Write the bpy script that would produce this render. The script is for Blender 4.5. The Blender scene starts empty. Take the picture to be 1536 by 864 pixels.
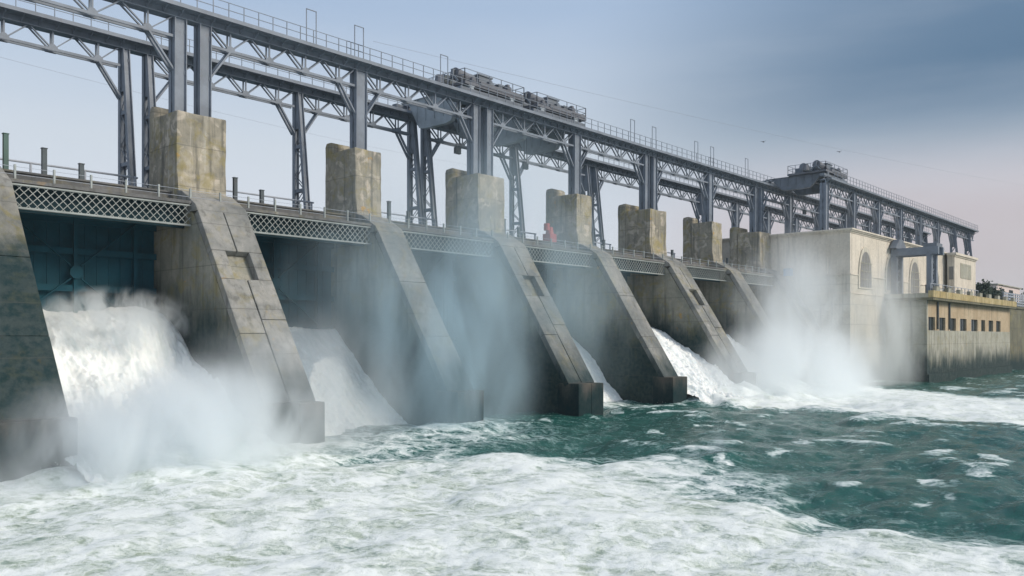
import bpy, bmesh, math, random
import numpy as np
from mathutils import Vector, Matrix, noise as mnoise
random.seed(7)
R = math.radians
sc = bpy.context.scene
COL = sc.collection

# ------------------------------------------------------------------ camera
CAM_AZ, CAM_H, FPX, YH = 48.1627, 6.35, 1270.0, 506.0
cam_d = bpy.data.cameras.new('camera')
cam = bpy.data.objects.new('camera', cam_d); COL.objects.link(cam)
cam.location = (0, 0, CAM_H)
cam.rotation_euler = (R(90), 0, R(-CAM_AZ))
cam_d.sensor_width = 36.0
cam_d.lens = FPX / 1536 * 36.0
cam_d.shift_y = (YH - 432.0) / 1536.0
cam_d.clip_start = 0.5
cam_d.clip_end = 8000
sc.camera = cam

# ------------------------------------------------------------------ sky and sun
SUN_EL, SUN_AZ = 33.0, 156.0          # azimuth from +Y towards +X
sd = Vector((math.sin(R(SUN_AZ)) * math.cos(R(SUN_EL)), math.cos(R(SUN_AZ)) * math.cos(R(SUN_EL)), math.sin(R(SUN_EL))))
sun_d = bpy.data.lights.new('sun', 'SUN')
sun_d.energy = 2.3; sun_d.angle = R(20); sun_d.color = (1.0, 0.9, 0.76)
sun = bpy.data.objects.new('sun', sun_d); COL.objects.link(sun)
sun.rotation_euler = (-sd).to_track_quat('-Z', 'Y').to_euler()

class NT:
    """small helper for node trees"""
    def __init__(s, tree):
        s.t = tree; s.n = tree.nodes; s.l = tree.links
    def node(s, typ, **kw):
        nd = s.n.new(typ)
        for k, v in kw.items():
            if k == 'ins':
                for i, val in v.items():
                    if isinstance(val, bpy.types.NodeSocket): s.l.new(val, nd.inputs[i])
                    else: nd.inputs[i].default_value = val
            else: setattr(nd, k, v)
        return nd
    def math(s, op, a, b=0.0, c=None, clamp=False):
        i = {0: a, 1: b}
        if c is not None: i[2] = c
        return s.node('ShaderNodeMath', operation=op, use_clamp=clamp, ins=i).outputs[0]
    def vmath(s, op, a, b=(0, 0, 0)):
        nd = s.node('ShaderNodeVectorMath', operation=op, ins={0: a, 1: b})
        return nd.outputs['Value'] if op in ('LENGTH', 'DOT_PRODUCT', 'DISTANCE') else nd.outputs[0]
    def noise(s, vec, scale, detail=4.0, rough=0.55, dist=0.0):
        return s.node('ShaderNodeTexNoise', ins={'Vector': vec, 'Scale': scale, 'Detail': detail, 'Roughness': rough, 'Distortion': dist}).outputs['Fac']
    def rng(s, v, a, b, c=0.0, d=1.0, smooth=True):
        return s.node('ShaderNodeMapRange', interpolation_type='SMOOTHSTEP' if smooth else 'LINEAR', clamp=True,
                      ins={'Value': v, 'From Min': a, 'From Max': b, 'To Min': c, 'To Max': d}).outputs[0]
    def mix(s, f, a, b):
        return s.node('ShaderNodeMix', data_type='RGBA', ins={0: f, 6: a, 7: b}).outputs[2]
    def xyz(s, v):
        return s.node('ShaderNodeSeparateXYZ', ins={0: v}).outputs
    def scale(s, v, sx, sy, sz):
        return s.vmath('MULTIPLY', v, (sx, sy, sz))

def c4(c): return (c[0], c[1], c[2], 1.0)

world = bpy.data.worlds.new('World'); sc.world = world; world.use_nodes = True
W = NT(world.node_tree); W.n.clear()
sky = W.node('ShaderNodeTexSky', sky_type='NISHITA', sun_disc=False)
sky.sun_elevation = R(SUN_EL); sky.sun_rotation = R(SUN_AZ)
sky.air_density = 1.0; sky.dust_density = 2.0
gen = W.node('ShaderNodeTexCoord').outputs['Generated']
gx, gy, gz = W.xyz(gen)[:3]
ramp = W.node('ShaderNodeValToRGB', ins={0: gz})
el = ramp.color_ramp.elements
stops = [(0.0, (6.0, 6.2, 6.7)), (0.12, (5.8, 6.05, 6.65)), (0.21, (5.3, 5.75, 6.3)), (0.29, (4.3, 5.05, 6.1)), (0.36, (3.35, 4.3, 5.75)), (0.60, (3.4, 4.1, 5.1)), (1.0, (4.0, 4.4, 5.0))]
while len(el) < len(stops): el.new(0.5)
for e, (p, c) in zip(el, stops): e.position = p; e.color = c4(c)
# a darker cloud bank over the far bank, with a warm gap below it
dirv = (math.sin(R(83)), math.cos(R(83)), 0.0)
side = W.vmath('DOT_PRODUCT', gen, dirv)
cn = W.noise(W.scale(gen, 2.0, 2.0, 7.0), 1.6, 4, 0.5)
bank = W.math('MULTIPLY', W.rng(side, 0.80, 0.985), W.rng(W.math('ADD', gz, W.math('MULTIPLY', W.math('SUBTRACT', cn, 0.5), 0.02)), 0.11, 0.285))
warm = W.math('MULTIPLY', W.rng(side, 0.86, 0.965), W.rng(gz, 0.23, 0.12))
s1 = W.mix(W.math('MULTIPLY', bank, 0.95), ramp.outputs[0], c4((0.3, 0.95, 1.8)))
s2 = W.mix(W.math('MULTIPLY', warm, 1.0), s1, c4((4.65, 4.1, 4.3)))
wisp = W.noise(W.scale(gen, 1.5, 1.5, 9.0), 2.2, 5, 0.55)
s3 = W.mix(W.math('MULTIPLY', W.rng(wisp, 0.40, 0.85), 0.10), s2, c4((6.6, 6.8, 7.2)))
s4 = W.mix(0.88, sky.outputs[0], s3)
bg = W.node('ShaderNodeBackground', ins={0: s4, 1: 0.10})
W.l.new(bg.outputs[0], W.node('ShaderNodeOutputWorld').inputs[0])

# ------------------------------------------------------------------ exposure and sampling
vs = sc.view_settings
vs.view_transform = 'Standard'; vs.look = 'None'; vs.gamma = 1.0; vs.exposure = 0.35; vs.use_curve_mapping = False
cy = sc.cycles
cy.use_denoising = True
try: cy.denoiser = 'OPENIMAGEDENOISE'
except Exception: pass
cy.max_bounces = 12; cy.diffuse_bounces = 3; cy.glossy_bounces = 2; cy.transmission_bounces = 2
cy.volume_bounces = 10; cy.transparent_max_bounces = 6
cy.volume_step_rate = 0.7; cy.volume_max_steps = 160
cy.use_adaptive_sampling = True; cy.adaptive_threshold = 0.02
cy.sample_clamp_indirect = 6.0

# ------------------------------------------------------------------ materials
def newmat(name):
    m = bpy.data.materials.new(name); m.use_nodes = True
    t = NT(m.node_tree); t.n.clear()
    t.pos = t.node('ShaderNodeNewGeometry').outputs['Position']
    return m, t
def finish(t, color, rough=0.85, bump=None, bstr=0.3, bdist=0.05, spec=0.3, metal=0.0):
    ins = {'Base Color': color, 'Roughness': rough, 'Metallic': metal, 'Specular IOR Level': spec}
    b = t.node('ShaderNodeBsdfPrincipled', ins=ins)
    if bump is not None:
        bn = t.node('ShaderNodeBump', ins={'Strength': bstr, 'Distance': bdist, 'Height': bump})
        t.l.new(bn.outputs[0], b.inputs['Normal'])
    o = t.node('ShaderNodeOutputMaterial'); t.l.new(b.outputs[0], o.inputs[0])
    return b

def concrete(name, base, light, lichen=0.0, wet=None, streak=0.5, patch=0.0, zlich=None, panel=True, diag=False):
    m, t = newmat(name)
    P = t.pos; z = t.xyz(P)[2]; y = t.xyz(P)[1]
    n1 = t.noise(P, 0.35, 5, 0.6, 0.4)
    n2 = t.noise(P, 2.6, 6, 0.65)
    col = t.mix(t.rng(n1, 0.3, 0.7), c4(base), c4(light))
    col = t.mix(t.math('MULTIPLY', t.rng(n2, 0.35, 0.75), 0.30), col, c4(tuple(v * 0.55 for v in base)))
    if patch:                                   # spalled, paler patches of newer render
        n5 = t.noise(P, 0.9, 4, 0.55, 0.9)
        n6 = t.noise(t.vmath('ADD', P, (3.0, 21.0, 8.0)), 1.1, 5, 0.6, 0.6)
        col = t.mix(t.math('MULTIPLY', t.rng(n6, 0.52, 0.66), patch * 0.7), col, c4((0.13, 0.13, 0.12)))
        col = t.mix(t.math('MULTIPLY', t.rng(n5, 0.54, 0.66), patch), col, c4((0.60, 0.53, 0.45)))
    st = t.noise(t.scale(P, 2.3, 2.3, 0.13), 1.0, 5, 0.6)
    col = t.mix(t.math('MULTIPLY', t.rng(st, 0.48, 0.74), streak), col, c4((0.075, 0.078, 0.07)))
    st2 = t.noise(t.scale(P, 1.7, 1.7, 0.09), 1.0, 3, 0.6, 0.0)
    col = t.mix(t.math('MULTIPLY', t.rng(st2, 0.62, 0.75), streak * 0.5), col, c4((0.55, 0.53, 0.48)))
    if lichen:
        n3 = t.noise(P, 0.75, 5, 0.65, 0.8)
        lm = t.math('MULTIPLY', t.rng(n3, 0.50, 0.66), lichen)
        col = t.mix(lm, col, c4((0.27, 0.225, 0.075)))
        n4 = t.noise(t.vmath('ADD', P, (13.0, 5.0, 2.0)), 0.9, 4, 0.6)
        col = t.mix(t.math('MULTIPLY', t.rng(n4, 0.66, 0.72), lichen), col, c4((0.47, 0.27, 0.05)))
    rough = 0.9
    if wet:  # wet stain, with the piers' dark teal shade mixed into its colour
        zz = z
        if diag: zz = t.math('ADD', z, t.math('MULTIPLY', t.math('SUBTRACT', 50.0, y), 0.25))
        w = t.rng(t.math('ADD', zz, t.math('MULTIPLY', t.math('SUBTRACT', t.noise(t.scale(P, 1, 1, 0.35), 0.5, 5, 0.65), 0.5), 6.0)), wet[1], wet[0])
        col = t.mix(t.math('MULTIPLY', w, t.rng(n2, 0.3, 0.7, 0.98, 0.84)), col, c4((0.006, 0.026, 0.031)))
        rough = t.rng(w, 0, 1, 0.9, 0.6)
    if panel:                                   # lift joints left by the formwork
        jz = t.math('PINGPONG', t.math('ADD', z, t.math('MULTIPLY', n2, 0.06)), 1.35)
        col = t.mix(t.math('MULTIPLY', t.rng(jz, 0.05, 0.0), 0.45), col, c4((0.07, 0.07, 0.065)))
    finish(t, col, rough, t.math('ADD', n2, t.math('MULTIPLY', n1, 0.6)), 0.55, 0.08, t.rng(w, 0, 1, 0.22, 0.08) if wet else 0.22)
    return m

M = {}
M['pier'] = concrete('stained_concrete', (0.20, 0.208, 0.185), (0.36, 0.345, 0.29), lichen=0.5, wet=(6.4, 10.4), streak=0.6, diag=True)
M['tower'] = concrete('weathered_tower_concrete', (0.26, 0.245, 0.205), (0.42, 0.38, 0.30), lichen=0.6, streak=0.85, patch=0.6)
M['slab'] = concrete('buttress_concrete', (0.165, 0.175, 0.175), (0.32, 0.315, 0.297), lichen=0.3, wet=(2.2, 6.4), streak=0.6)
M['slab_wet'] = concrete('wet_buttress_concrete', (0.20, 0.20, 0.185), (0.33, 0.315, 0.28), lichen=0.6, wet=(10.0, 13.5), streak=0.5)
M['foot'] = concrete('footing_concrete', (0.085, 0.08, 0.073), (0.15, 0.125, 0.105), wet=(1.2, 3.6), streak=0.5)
M['deck'] = concrete('deck_concrete', (0.115, 0.118, 0.122), (0.185, 0.185, 0.185), lichen=0.22, streak=0.6, panel=False)
M['chute'] = concrete('wet_chute_concrete', (0.07, 0.08, 0.08), (0.12, 0.13, 0.12), wet=(8, 12), streak=0.4)
M['cream'] = concrete('cream_render', (0.64, 0.585, 0.50), (0.74, 0.68, 0.59), streak=0.34, panel=False)
M['base'] = concrete('cream_base_render', (0.56, 0.53, 0.46), (0.68, 0.64, 0.55), streak=0.35, wet=(0.8, 4.5))
M['ochre'] = concrete('ochre_render', (0.44, 0.335, 0.22), (0.54, 0.44, 0.31), streak=0.45, panel=False)
M['ochre_stain'] = concrete('stained_ochre_cornice', (0.40, 0.31, 0.15), (0.55, 0.46, 0.27), lichen=0.5, streak=0.7, panel=False)
M['plinth'] = concrete('grey_plinth_concrete', (0.33, 0.33, 0.28), (0.47, 0.46, 0.40), lichen=0.25, wet=(1.9, 5.2), streak=0.7)
M['retain'] = concrete('dark_retaining_concrete', (0.12, 0.12, 0.09), (0.21, 0.20, 0.15), lichen=0.35, wet=(1.0, 4.0), streak=0.7)

def steel(name, c, rust=0.25, rough=0.55, spec=0.4):
    m, t = newmat(name)
    n = t.noise(t.pos, 3.0, 5, 0.65); n2 = t.noise(t.pos, 0.7, 4, 0.6)
    col = t.mix(t.rng(n2, 0.3, 0.7), c4(c), c4(tuple(v * 1.35 for v in c)))
    col = t.mix(t.math('MULTIPLY', t.rng(n, 0.56, 0.72), rust), col, c4((0.13, 0.07, 0.05)))
    finish(t, col, rough, n, 0.15, 0.02, spec)
    return m
M['steel'] = steel('blue_grey_steel', (0.15, 0.175, 0.215))
M['steel_pale'] = steel('pale_steel', (0.30, 0.33, 0.38), 0.2)
M['steel_dark'] = steel('dark_steel', (0.05, 0.065, 0.075), 0.3)
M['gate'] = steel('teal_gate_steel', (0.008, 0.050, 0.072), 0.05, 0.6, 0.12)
M['lattice'] = steel('pale_lattice_steel', (0.26, 0.285, 0.28), 0.3, 0.7)
M['rust'] = steel('rusty_machinery', (0.12, 0.128, 0.15), 0.12, 0.75)
M['machine'] = steel('grey_machinery', (0.12, 0.14, 0.17), 0.3)
M['girder'] = steel('crane_girder_steel', (0.27, 0.31, 0.35), 0.15)
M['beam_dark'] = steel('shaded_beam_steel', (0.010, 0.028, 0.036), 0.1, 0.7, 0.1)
M['red'] = steel('red_paint', (0.30, 0.05, 0.05), 0.2)
M['green'] = steel('green_paint', (0.05, 0.10, 0.09), 0.2)
M['blue'] = steel('blue_paint', (0.05, 0.22, 0.42), 0.1)

def plain(name, c, rough=0.6, nscale=2.0, var=0.3):
    m, t = newmat(name)
    n = t.noise(t.pos, nscale, 5, 0.6)
    finish(t, t.mix(n, c4(tuple(v * (1 - var) for v in c)), c4(tuple(v * (1 + var) for v in c))), rough, n, 0.2, 0.05)
    return m
M['glass'] = plain('dark_window_glass', (0.02, 0.03, 0.035), 0.15)
M['niche'] = plain('arched_window_infill', (0.22, 0.22, 0.22), 0.6)
M['house'] = plain('pale_pink_render', (0.68, 0.58, 0.56), 0.9)
M['asphalt'] = plain('asphalt', (0.05, 0.05, 0.05), 0.9)
M['soil'] = plain('bank_grass_soil', (0.07, 0.08, 0.045), 0.95, 0.3)
M['bark'] = plain('bark', (0.06, 0.045, 0.035), 0.9)
M['leaf'] = plain('dark_leaves', (0.025, 0.045, 0.025), 0.7, 1.5, 0.6)
M['bird'] = plain('bird_feathers', (0.04, 0.04, 0.045), 0.8)
M['wire'] = plain('wire', (0.28, 0.3, 0.34), 0.6)
M['reservoir'] = plain('reservoir_water', (0.03, 0.08, 0.09), 0.12, 0.2, 0.2)

# ------------------------------------------------------------------ mesh helpers
ORG = {}
def tag(o, label=None, cat=None, group=None, kind=None):
    if label: o['label'] = label
    if cat: o['category'] = cat
    if group: o['group'] = group
    if kind: o['kind'] = kind
    return o
def thing(name, label, cat, loc=(0, 0, 0), group=None):
    o = bpy.data.objects.new(name, None); COL.objects.link(o)
    o.empty_display_size = 0.5
    o.location = loc; ORG[o.name] = Vector(loc)
    return tag(o, label, cat, group)

class MB:
    def __init__(s): s.v = []; s.f = []
    def hexa(s, p):
        i = len(s.v); s.v += [tuple(q) for q in p]
        for f in ((0, 3, 2, 1), (4, 5, 6, 7), (0, 1, 5, 4), (1, 2, 6, 5), (2, 3, 7, 6), (3, 0, 4, 7)):
            s.f.append(tuple(i + k for k in f))
        return s
    def box(s, x0, x1, y0, y1, z0, z1):
        return s.hexa([(x0, y0, z0), (x1, y0, z0), (x1, y1, z0), (x0, y1, z0), (x0, y0, z1), (x1, y0, z1), (x1, y1, z1), (x0, y1, z1)])
    def bar(s, a, b, w, h=None, up=(0, 0, 1)):
        a = Vector(a); b = Vector(b); h = h or w
        d = (b - a).normalized(); u = Vector(up)
        if abs(d.dot(u)) > 0.98: u = Vector((0, 1, 0))
        r = d.cross(u).normalized(); u = r.cross(d)
        r = r * w / 2; u = u * h / 2
        return s.hexa([a - r - u, a + r - u, a + r + u, a - r + u, b - r - u, b + r - u, b + r + u, b - r + u])
    def prism(s, poly, x0, x1, axis='x'):
        """polygon of (y, z) pairs extruded along x (or (x, z) along y, (x, y) along z)"""
        i = len(s.v); n = len(poly)
        for q in (x0, x1):
            for a, b in poly:
                s.v.append((q, a, b) if axis == 'x' else (a, q, b) if axis == 'y' else (a, b, q))
        s.f.append(tuple(i + k for k in range(n))); s.f.append(tuple(i + n + k for k in reversed(range(n))))
        for k in range(n):
            k2 = (k + 1) % n
            s.f.append((i + k, i + n + k, i + n + k2, i + k2))
        return s
    def cyl(s, a, b, r, r2=None, n=12):
        a = Vector(a); b = Vector(b); r2 = r if r2 is None else r2
        d = (b - a).normalized(); u = Vector((0, 0, 1)) if abs(d.z) < 0.9 else Vector((1, 0, 0))
        e = d.cross(u).normalized(); g = e.cross(d)
        i = len(s.v)
        for c, rr in ((a, r), (b, r2)):
            for k in range(n):
                t = 2 * math.pi * k / n
                s.v.append(tuple(c + e * math.cos(t) * rr + g * math.sin(t) * rr))
        s.f.append(tuple(i + k for k in range(n))); s.f.append(tuple(i + n + k for k in reversed(range(n))))
        for k in range(n):
            k2 = (k + 1) % n
            s.f.append((i + k, i + n + k, i + n + k2, i + k2))
        return s
    def build(s, name, mat, parent=None, loc=None, smooth=False, bevel=0.0):
        root = parent
        while root is not None and root.parent is not None: root = root.parent
        org = ORG.get(root.name, Vector()) if root is not None else Vector(loc or (0, 0, 0))
        me = bpy.data.meshes.new(name)
        me.from_pydata([tuple(Vector(p) - org) for p in s.v], [], s.f)
        bm = bmesh.new(); bm.from_mesh(me); bmesh.ops.recalc_face_normals(bm, faces=bm.faces)
        if bevel > 0:
            bmesh.ops.bevel(bm, geom=[e for e in bm.edges if len(e.link_faces) == 2 and e.calc_face_angle(0) > 0.6], offset=bevel, segments=2, profile=0.6, affect='EDGES')
        bm.to_mesh(me); bm.free()
        if smooth:
            for p in me.polygons: p.use_smooth = True
        me.materials.append(mat)
        o = bpy.data.objects.new(name, me); COL.objects.link(o)
        if parent is not None: o.parent = parent
        else:
            o.location = org; ORG[o.name] = org
        return o

def roughen(o, amp, cuts=0.9, scale=0.8):
    """subdivide a concrete block and push its surface about, so that faces and edges are not dead flat"""
    me = o.data; bm = bmesh.new(); bm.from_mesh(me)
    for _ in range(6):
        long = [e for e in bm.edges if e.calc_length() > cuts]
        if not long: break
        bmesh.ops.subdivide_edges(bm, edges=long, cuts=1, use_grid_fill=True)
    bmesh.ops.triangulate(bm, faces=[f for f in bm.faces if len(f.verts) > 4])
    root = o
    while root.parent is not None: root = root.parent
    org = ORG.get(root.name, Vector())
    for v in bm.verts:
        p = v.co + org
        v.co += Vector((mnoise.noise(p * scale), mnoise.noise(p * scale + Vector((9, 3, 1))), mnoise.noise(p * scale + Vector((2, 8, 5))))) * amp
        v.co += Vector((mnoise.noise(p * scale * 4), mnoise.noise(p * scale * 4 + Vector((9, 3, 1))), 0)) * amp * 0.4
    bm.to_mesh(me); bm.free()

# ================================================================== the dam: piers
PC = [14.05, 28.05, 41.95, 56.0, 70.0, 84.15, 98.15, 112.0]        # pier centres
def half(k): return 1.84 if k == 0 else 1.75 if k % 2 else 1.28
YT, YB = 52.63, 49.9            # tower front, top of the sloped buttress
S0, S1 = Vector((0, 49.9, 14.35)), Vector((0, 42.36, 2.6))
sl = (S1 - S0); SLEN = sl.length; sdir = sl / SLEN
snor = Vector((0, -sdir.z, sdir.y)) if False else Vector((0, sdir.z, -sdir.y))
if snor.y > 0: snor = -snor
PLAB = ['dark wet pier cut off by the picture edge beside the biggest torrent',
        'wide mottled pier with orange lichen, twin steel columns on its tower, sloped opening',
        'narrow pier with a plain unbroken slope, half lost in drifting spray',
        'wide pier with a sloped opening and two-part footing, below the pair of cranes',
        'narrow pier whose plain slope ends in a clean-edged black footing',
        'wide tan-sided pier just past the black footing, with an opening in its slope',
        'narrow pier rising from thick spray, last with open sky around its tower',
        'wide grey pier built against the side of the pale powerhouse']
for k, xc in enumerate(PC):
    w = half(k); x0, x1 = xc - w, xc + w
    t = thing('spillway_pier', PLAB[k], 'dam pier', (xc, 50.0, -1.5), 'concrete piers of the spillway')
    # wall: profile in y-z, its sloped face lies 0.5 m behind the slab
    b0 = S0 - snor * 0.5; b1 = S1 - snor * 0.5
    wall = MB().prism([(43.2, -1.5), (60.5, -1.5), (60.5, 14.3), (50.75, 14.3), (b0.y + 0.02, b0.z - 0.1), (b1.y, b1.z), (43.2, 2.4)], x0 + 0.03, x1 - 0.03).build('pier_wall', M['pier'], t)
    roughen(wall, 0.035, 1.3)
    # cap ledge in front of the tower
    cap = MB()
    cap.prism([(49.95, 14.3), (YT, 14.3), (YT, 15.9), (51.9, 15.75), (50.2, 14.75), (49.95, 14.42)], x0 - 0.02, x1 + 0.02)
    co = cap.build('cap_ledge', M['slab'], t, bevel=0.06)
    # sloped slab with a seam (wide piers) and an opening
    slab = MB()
    def sq(xa, xb, ua, ub, th=0.5, off=0.0):
        pa = S0 + sdir * ua; pb = S0 + sdir * ub
        o_ = snor * off; i_ = snor * (off - th)
        def q(x, p): return (x, p.y, p.z)
        slab.hexa([q(xa, pa + i_), q(xb, pa + i_), q(xb, pb + i_), q(xa, pb + i_), q(xa, pa + o_), q(xb, pa + o_), q(xb, pb + o_), q(xa, pb + o_)])
    if k % 2:
        ua, ub = 3.1, 5.25; g = 0.035
        sq(x0, xc - g, 0, ua); sq(xc + g, x1, 0, ua)
        sq(x0, xc - 0.82, ua + 0.02, ub); sq(xc + 0.82, x1, ua + 0.02, ub)
        sq(x0, xc - g, ub + 0.02, 9.2); sq(xc + g, x1, ub + 0.02, 8.2, off=0.02)
        sq(x0, xc - g, 9.23, SLEN, off=-0.03); sq(xc + g, x1, 8.23, SLEN, off=-0.01)
        sq(xc - g + 0.002, xc + g - 0.002, 0.01, ua - 0.01, 0.3, -0.18); sq(xc - g + 0.002, xc + g - 0.002, ub + 0.03, SLEN, 0.3, -0.18)
    else:
        sq(x0, x1, 0, 4.6); sq(x0, x1, 4.62, 9.4, off=-0.02); sq(x0, x1, 9.43, SLEN, off=0.01)
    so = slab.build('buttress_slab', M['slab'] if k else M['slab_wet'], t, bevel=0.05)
    # footing
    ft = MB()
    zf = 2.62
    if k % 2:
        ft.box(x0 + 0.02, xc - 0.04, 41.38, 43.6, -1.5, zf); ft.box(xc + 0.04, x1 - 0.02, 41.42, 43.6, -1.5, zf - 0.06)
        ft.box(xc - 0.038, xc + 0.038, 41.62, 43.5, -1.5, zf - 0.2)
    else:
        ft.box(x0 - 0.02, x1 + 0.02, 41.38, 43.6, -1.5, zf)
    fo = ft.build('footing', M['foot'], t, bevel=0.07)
    # tower head
    if True:
        tw = MB(); ztop = 21.05
        tw.box(x0, x1, YT, 56.0, 14.31, ztop)
        to = tw.build('tower_block', M['tower'], t, bevel=0.12); roughen(to, 0.07, 0.8, 0.7)
        # flared base course of the tower
        MB().prism([(YT - 0.22, 15.2), (YT - 0.001, 15.2), (YT - 0.001, 17.1)], x0 + 0.05, x1 - 0.1).build('base_flare', M['tower'], t)
        nz = MB(); r = w - 0.08
        poly = [(xc - r, 56.02)] + [(xc + r * math.cos(a), 56.3 + r * 0.95 * math.sin(a)) for a in [math.pi * (1 - i / 14) for i in range(15)]] + [(xc + r, 56.02)]
        nz.prism(poly, 14.31, ztop + 0.95, axis='z')
        no = nz.build('rounded_nose', M['tower'], t, bevel=0.32); roughen(no, 0.04, 1.2, 0.7)

# ================================================================== bays: gates, chutes, lattice girders
GL = ['dark flat gate with a star of braces above the biggest torrent',
      'teal braced gate above the second torrent, behind the wide lichen-stained pier',
      'closed dark gate in the dry bay between the misty narrow pier and the crane pier',
      'dark gate above the thin white spill beside the black footing',
      'dark gate over the torrent just past the black footing',
      'gate in the spray-filled bay before the last free-standing narrow pier',
      'gate in the spray-filled bay beside the powerhouse pier']
LLAB = ['pale diamond lattice girder spanning above the biggest torrent',
        'pale lattice girder between the lichen-stained pier and the misty narrow pier',
        'lattice girder dimmed by spray above the dry bay',
        'lattice girder above the bay with the thin white spill',
        'lattice girder above the torrent just past the black footing',
        'lattice girder above the bay before the last free-standing narrow pier',
        'lattice girder of the bay beside the powerhouse pier']
for k in range(7):
    xa = PC[k] + half(k) + 0.02; xb = PC[k + 1] - half(k + 1) - 0.02
    L = xb - xa; xm = (xa + xb) / 2
    # ---- gate
    t = thing('spillway_gate', GL[k], 'sluice gate', (xm, 55.6, 6.9), 'lift gates between the piers')
    zlo = 6.9 if k != 2 else 6.0
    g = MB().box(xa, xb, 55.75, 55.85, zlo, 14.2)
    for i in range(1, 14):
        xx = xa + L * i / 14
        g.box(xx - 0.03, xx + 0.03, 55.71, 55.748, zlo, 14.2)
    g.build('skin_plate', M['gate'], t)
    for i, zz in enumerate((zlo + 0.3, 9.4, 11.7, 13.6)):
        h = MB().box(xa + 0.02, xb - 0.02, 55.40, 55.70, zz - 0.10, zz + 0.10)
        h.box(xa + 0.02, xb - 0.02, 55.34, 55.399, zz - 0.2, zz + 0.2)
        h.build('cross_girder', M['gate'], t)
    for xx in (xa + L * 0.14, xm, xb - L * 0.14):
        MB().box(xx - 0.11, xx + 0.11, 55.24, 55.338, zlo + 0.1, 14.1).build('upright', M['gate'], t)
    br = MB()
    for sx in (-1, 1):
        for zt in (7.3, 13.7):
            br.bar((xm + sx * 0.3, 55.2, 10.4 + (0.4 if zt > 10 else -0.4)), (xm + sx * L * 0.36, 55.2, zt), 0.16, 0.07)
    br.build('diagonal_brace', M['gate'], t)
    gp = MB().prism([(xm + 0.42 * math.cos(a), 10.4 + 0.42 * math.sin(a)) for a in [math.pi / 4 * i + 0.39 for i in range(8)]], 55.10, 55.16, axis='y')
    gp.build('gusset_plate', M['gate'], t)
    # ---- chute under the gate
    prof = [(60.4, 6.4), (55.9, 6.4), (54.8, 5.2), (53.2, 3.6), (51.6, 1.8), (50.2, 0.3), (48.8, -0.8), (47.2, -1.4), (47.2, -1.6), (60.4, -1.6)]
    c = MB().prism(prof, xa - 0.01, xb + 0.01).build('spillway_chute', M['chute'], None, (xm, 54, -1.6))
    tag(c, ['wet concrete chute under the biggest torrent', 'wet concrete chute under the second torrent', 'dark bare chute at the foot of the dry bay',
            'wet chute under the thin white spill', 'wet chute under the torrent past the black footing', 'wet chute hidden in spray before the last narrow pier',
            'wet chute hidden in spray beside the powerhouse pier'][k], 'chute', 'concrete chutes below the gates')
    # ---- lattice girder
    y0, z0, z1 = 50.78, 13.42, 14.62
    t = thing('lattice_girder', LLAB[k], 'girder', (xm, y0, z0), 'lattice girders between the piers')
    MB().box(xa, xb, y0 - 0.1, y0 + 0.16, z0 - 0.06, z0 + 0.04).build('bottom_chord', M['lattice'], t)
    MB().box(xa, xb, y0 - 0.1, y0 + 0.16, z1, z1 + 0.09).build('top_chord', M['lattice'], t)
    la = MB(); n = int(round(L / 0.45)); st = L / n; hh = z1 - z0 - 0.05
    rise = 2.5                                    # each flat crosses two fields
    for i in range(-2, n + 1):
        for sgn, yy in ((1, y0 - 0.03), (-1, y0 + 0.03)):
            xs, xe = (xa + i * st, xa + (i + rise) * st) if sgn > 0 else (xa + (i + rise) * st, xa + i * st)
            za, zb = z0 + 0.05, z1
            # clip to the girder length
            def clip(px, pz, qx, qz):
                if px < xa: pz += (qz - pz) * (xa - px) / (qx - px); px = xa
                if px > xb: pz += (qz - pz) * (xb - px) / (qx - px); px = xb
                return px, pz
            p = clip(xs, za, xe, zb); q = clip(xe, zb, xs, za)
            if abs(p[0] - q[0]) > 0.08 and xa - 0.01 <= min(p[0], q[0]) and max(p[0], q[0]) <= xb + 0.01: la.bar((p[0], yy, p[1]), (q[0], yy, q[1]), 0.025, 0.038)
    la.build('lattice_web', M['lattice'], t)
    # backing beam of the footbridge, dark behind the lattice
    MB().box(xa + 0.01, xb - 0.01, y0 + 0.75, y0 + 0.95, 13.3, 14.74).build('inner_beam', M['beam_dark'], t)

# ---- deck along the crest
t = thing('crest_deck', 'weathered service deck with a dark kerb beam running along the top of the dam', 'bridge deck', (60, 57, 14.3))
for k in range(7):
    xa = PC[k] + half(k) + 0.03; xb = PC[k + 1] - half(k + 1) - 0.03
    MB().box(xa, xb, 50.62, 66.0, 14.76, 14.95).build('deck_slab', M['deck'], t)
    kb = MB().box(xa, xb, 53.3, 53.65, 14.951, 15.75)
    kb.box(xa, xb, 53.2, 53.75, 15.751, 15.86)
    kb.build('kerb_beam', M['deck'], t)
MB().box(-6, 113.7, 58.3, 66.02, 14.4, 14.74).build('road_slab', M['deck'], t)

# ---- pale railing along the downstream edge: one fence per bay and pier front
for k in range(0, 7):
    xa = PC[k] - half(k) + 0.1; xb = PC[k + 1] - half(k + 1) + 0.05
    t = thing('deck_railing', ['low railing of pale posts over the biggest torrent', 'low railing of pale posts running past the lichen-stained tower',
              'low railing of pale posts over the dry bay', 'low pale railing over the bay with the thin white spill', 'low pale railing over the torrent past the black footing',
              'low pale railing before the last free-standing narrow pier', 'low pale railing ending at the powerhouse pier'][k], 'railing', (xa, 50.7, 14.95), 'pale railings on the deck edge')
    n = 7
    for i in range(n):
        xx = xa + (xb - xa) * i / (n - 0.0)
        MB().box(xx - 0.05, xx + 0.05, 50.95, 51.07, 14.75, 15.78).build('post', M['lattice'], t)
    for zz in (15.25, 15.68):
        MB().cyl((xa, 51.02, zz), (xb, 51.02, zz), 0.014, n=6).build('rail', M['steel_pale'], t)

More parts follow.
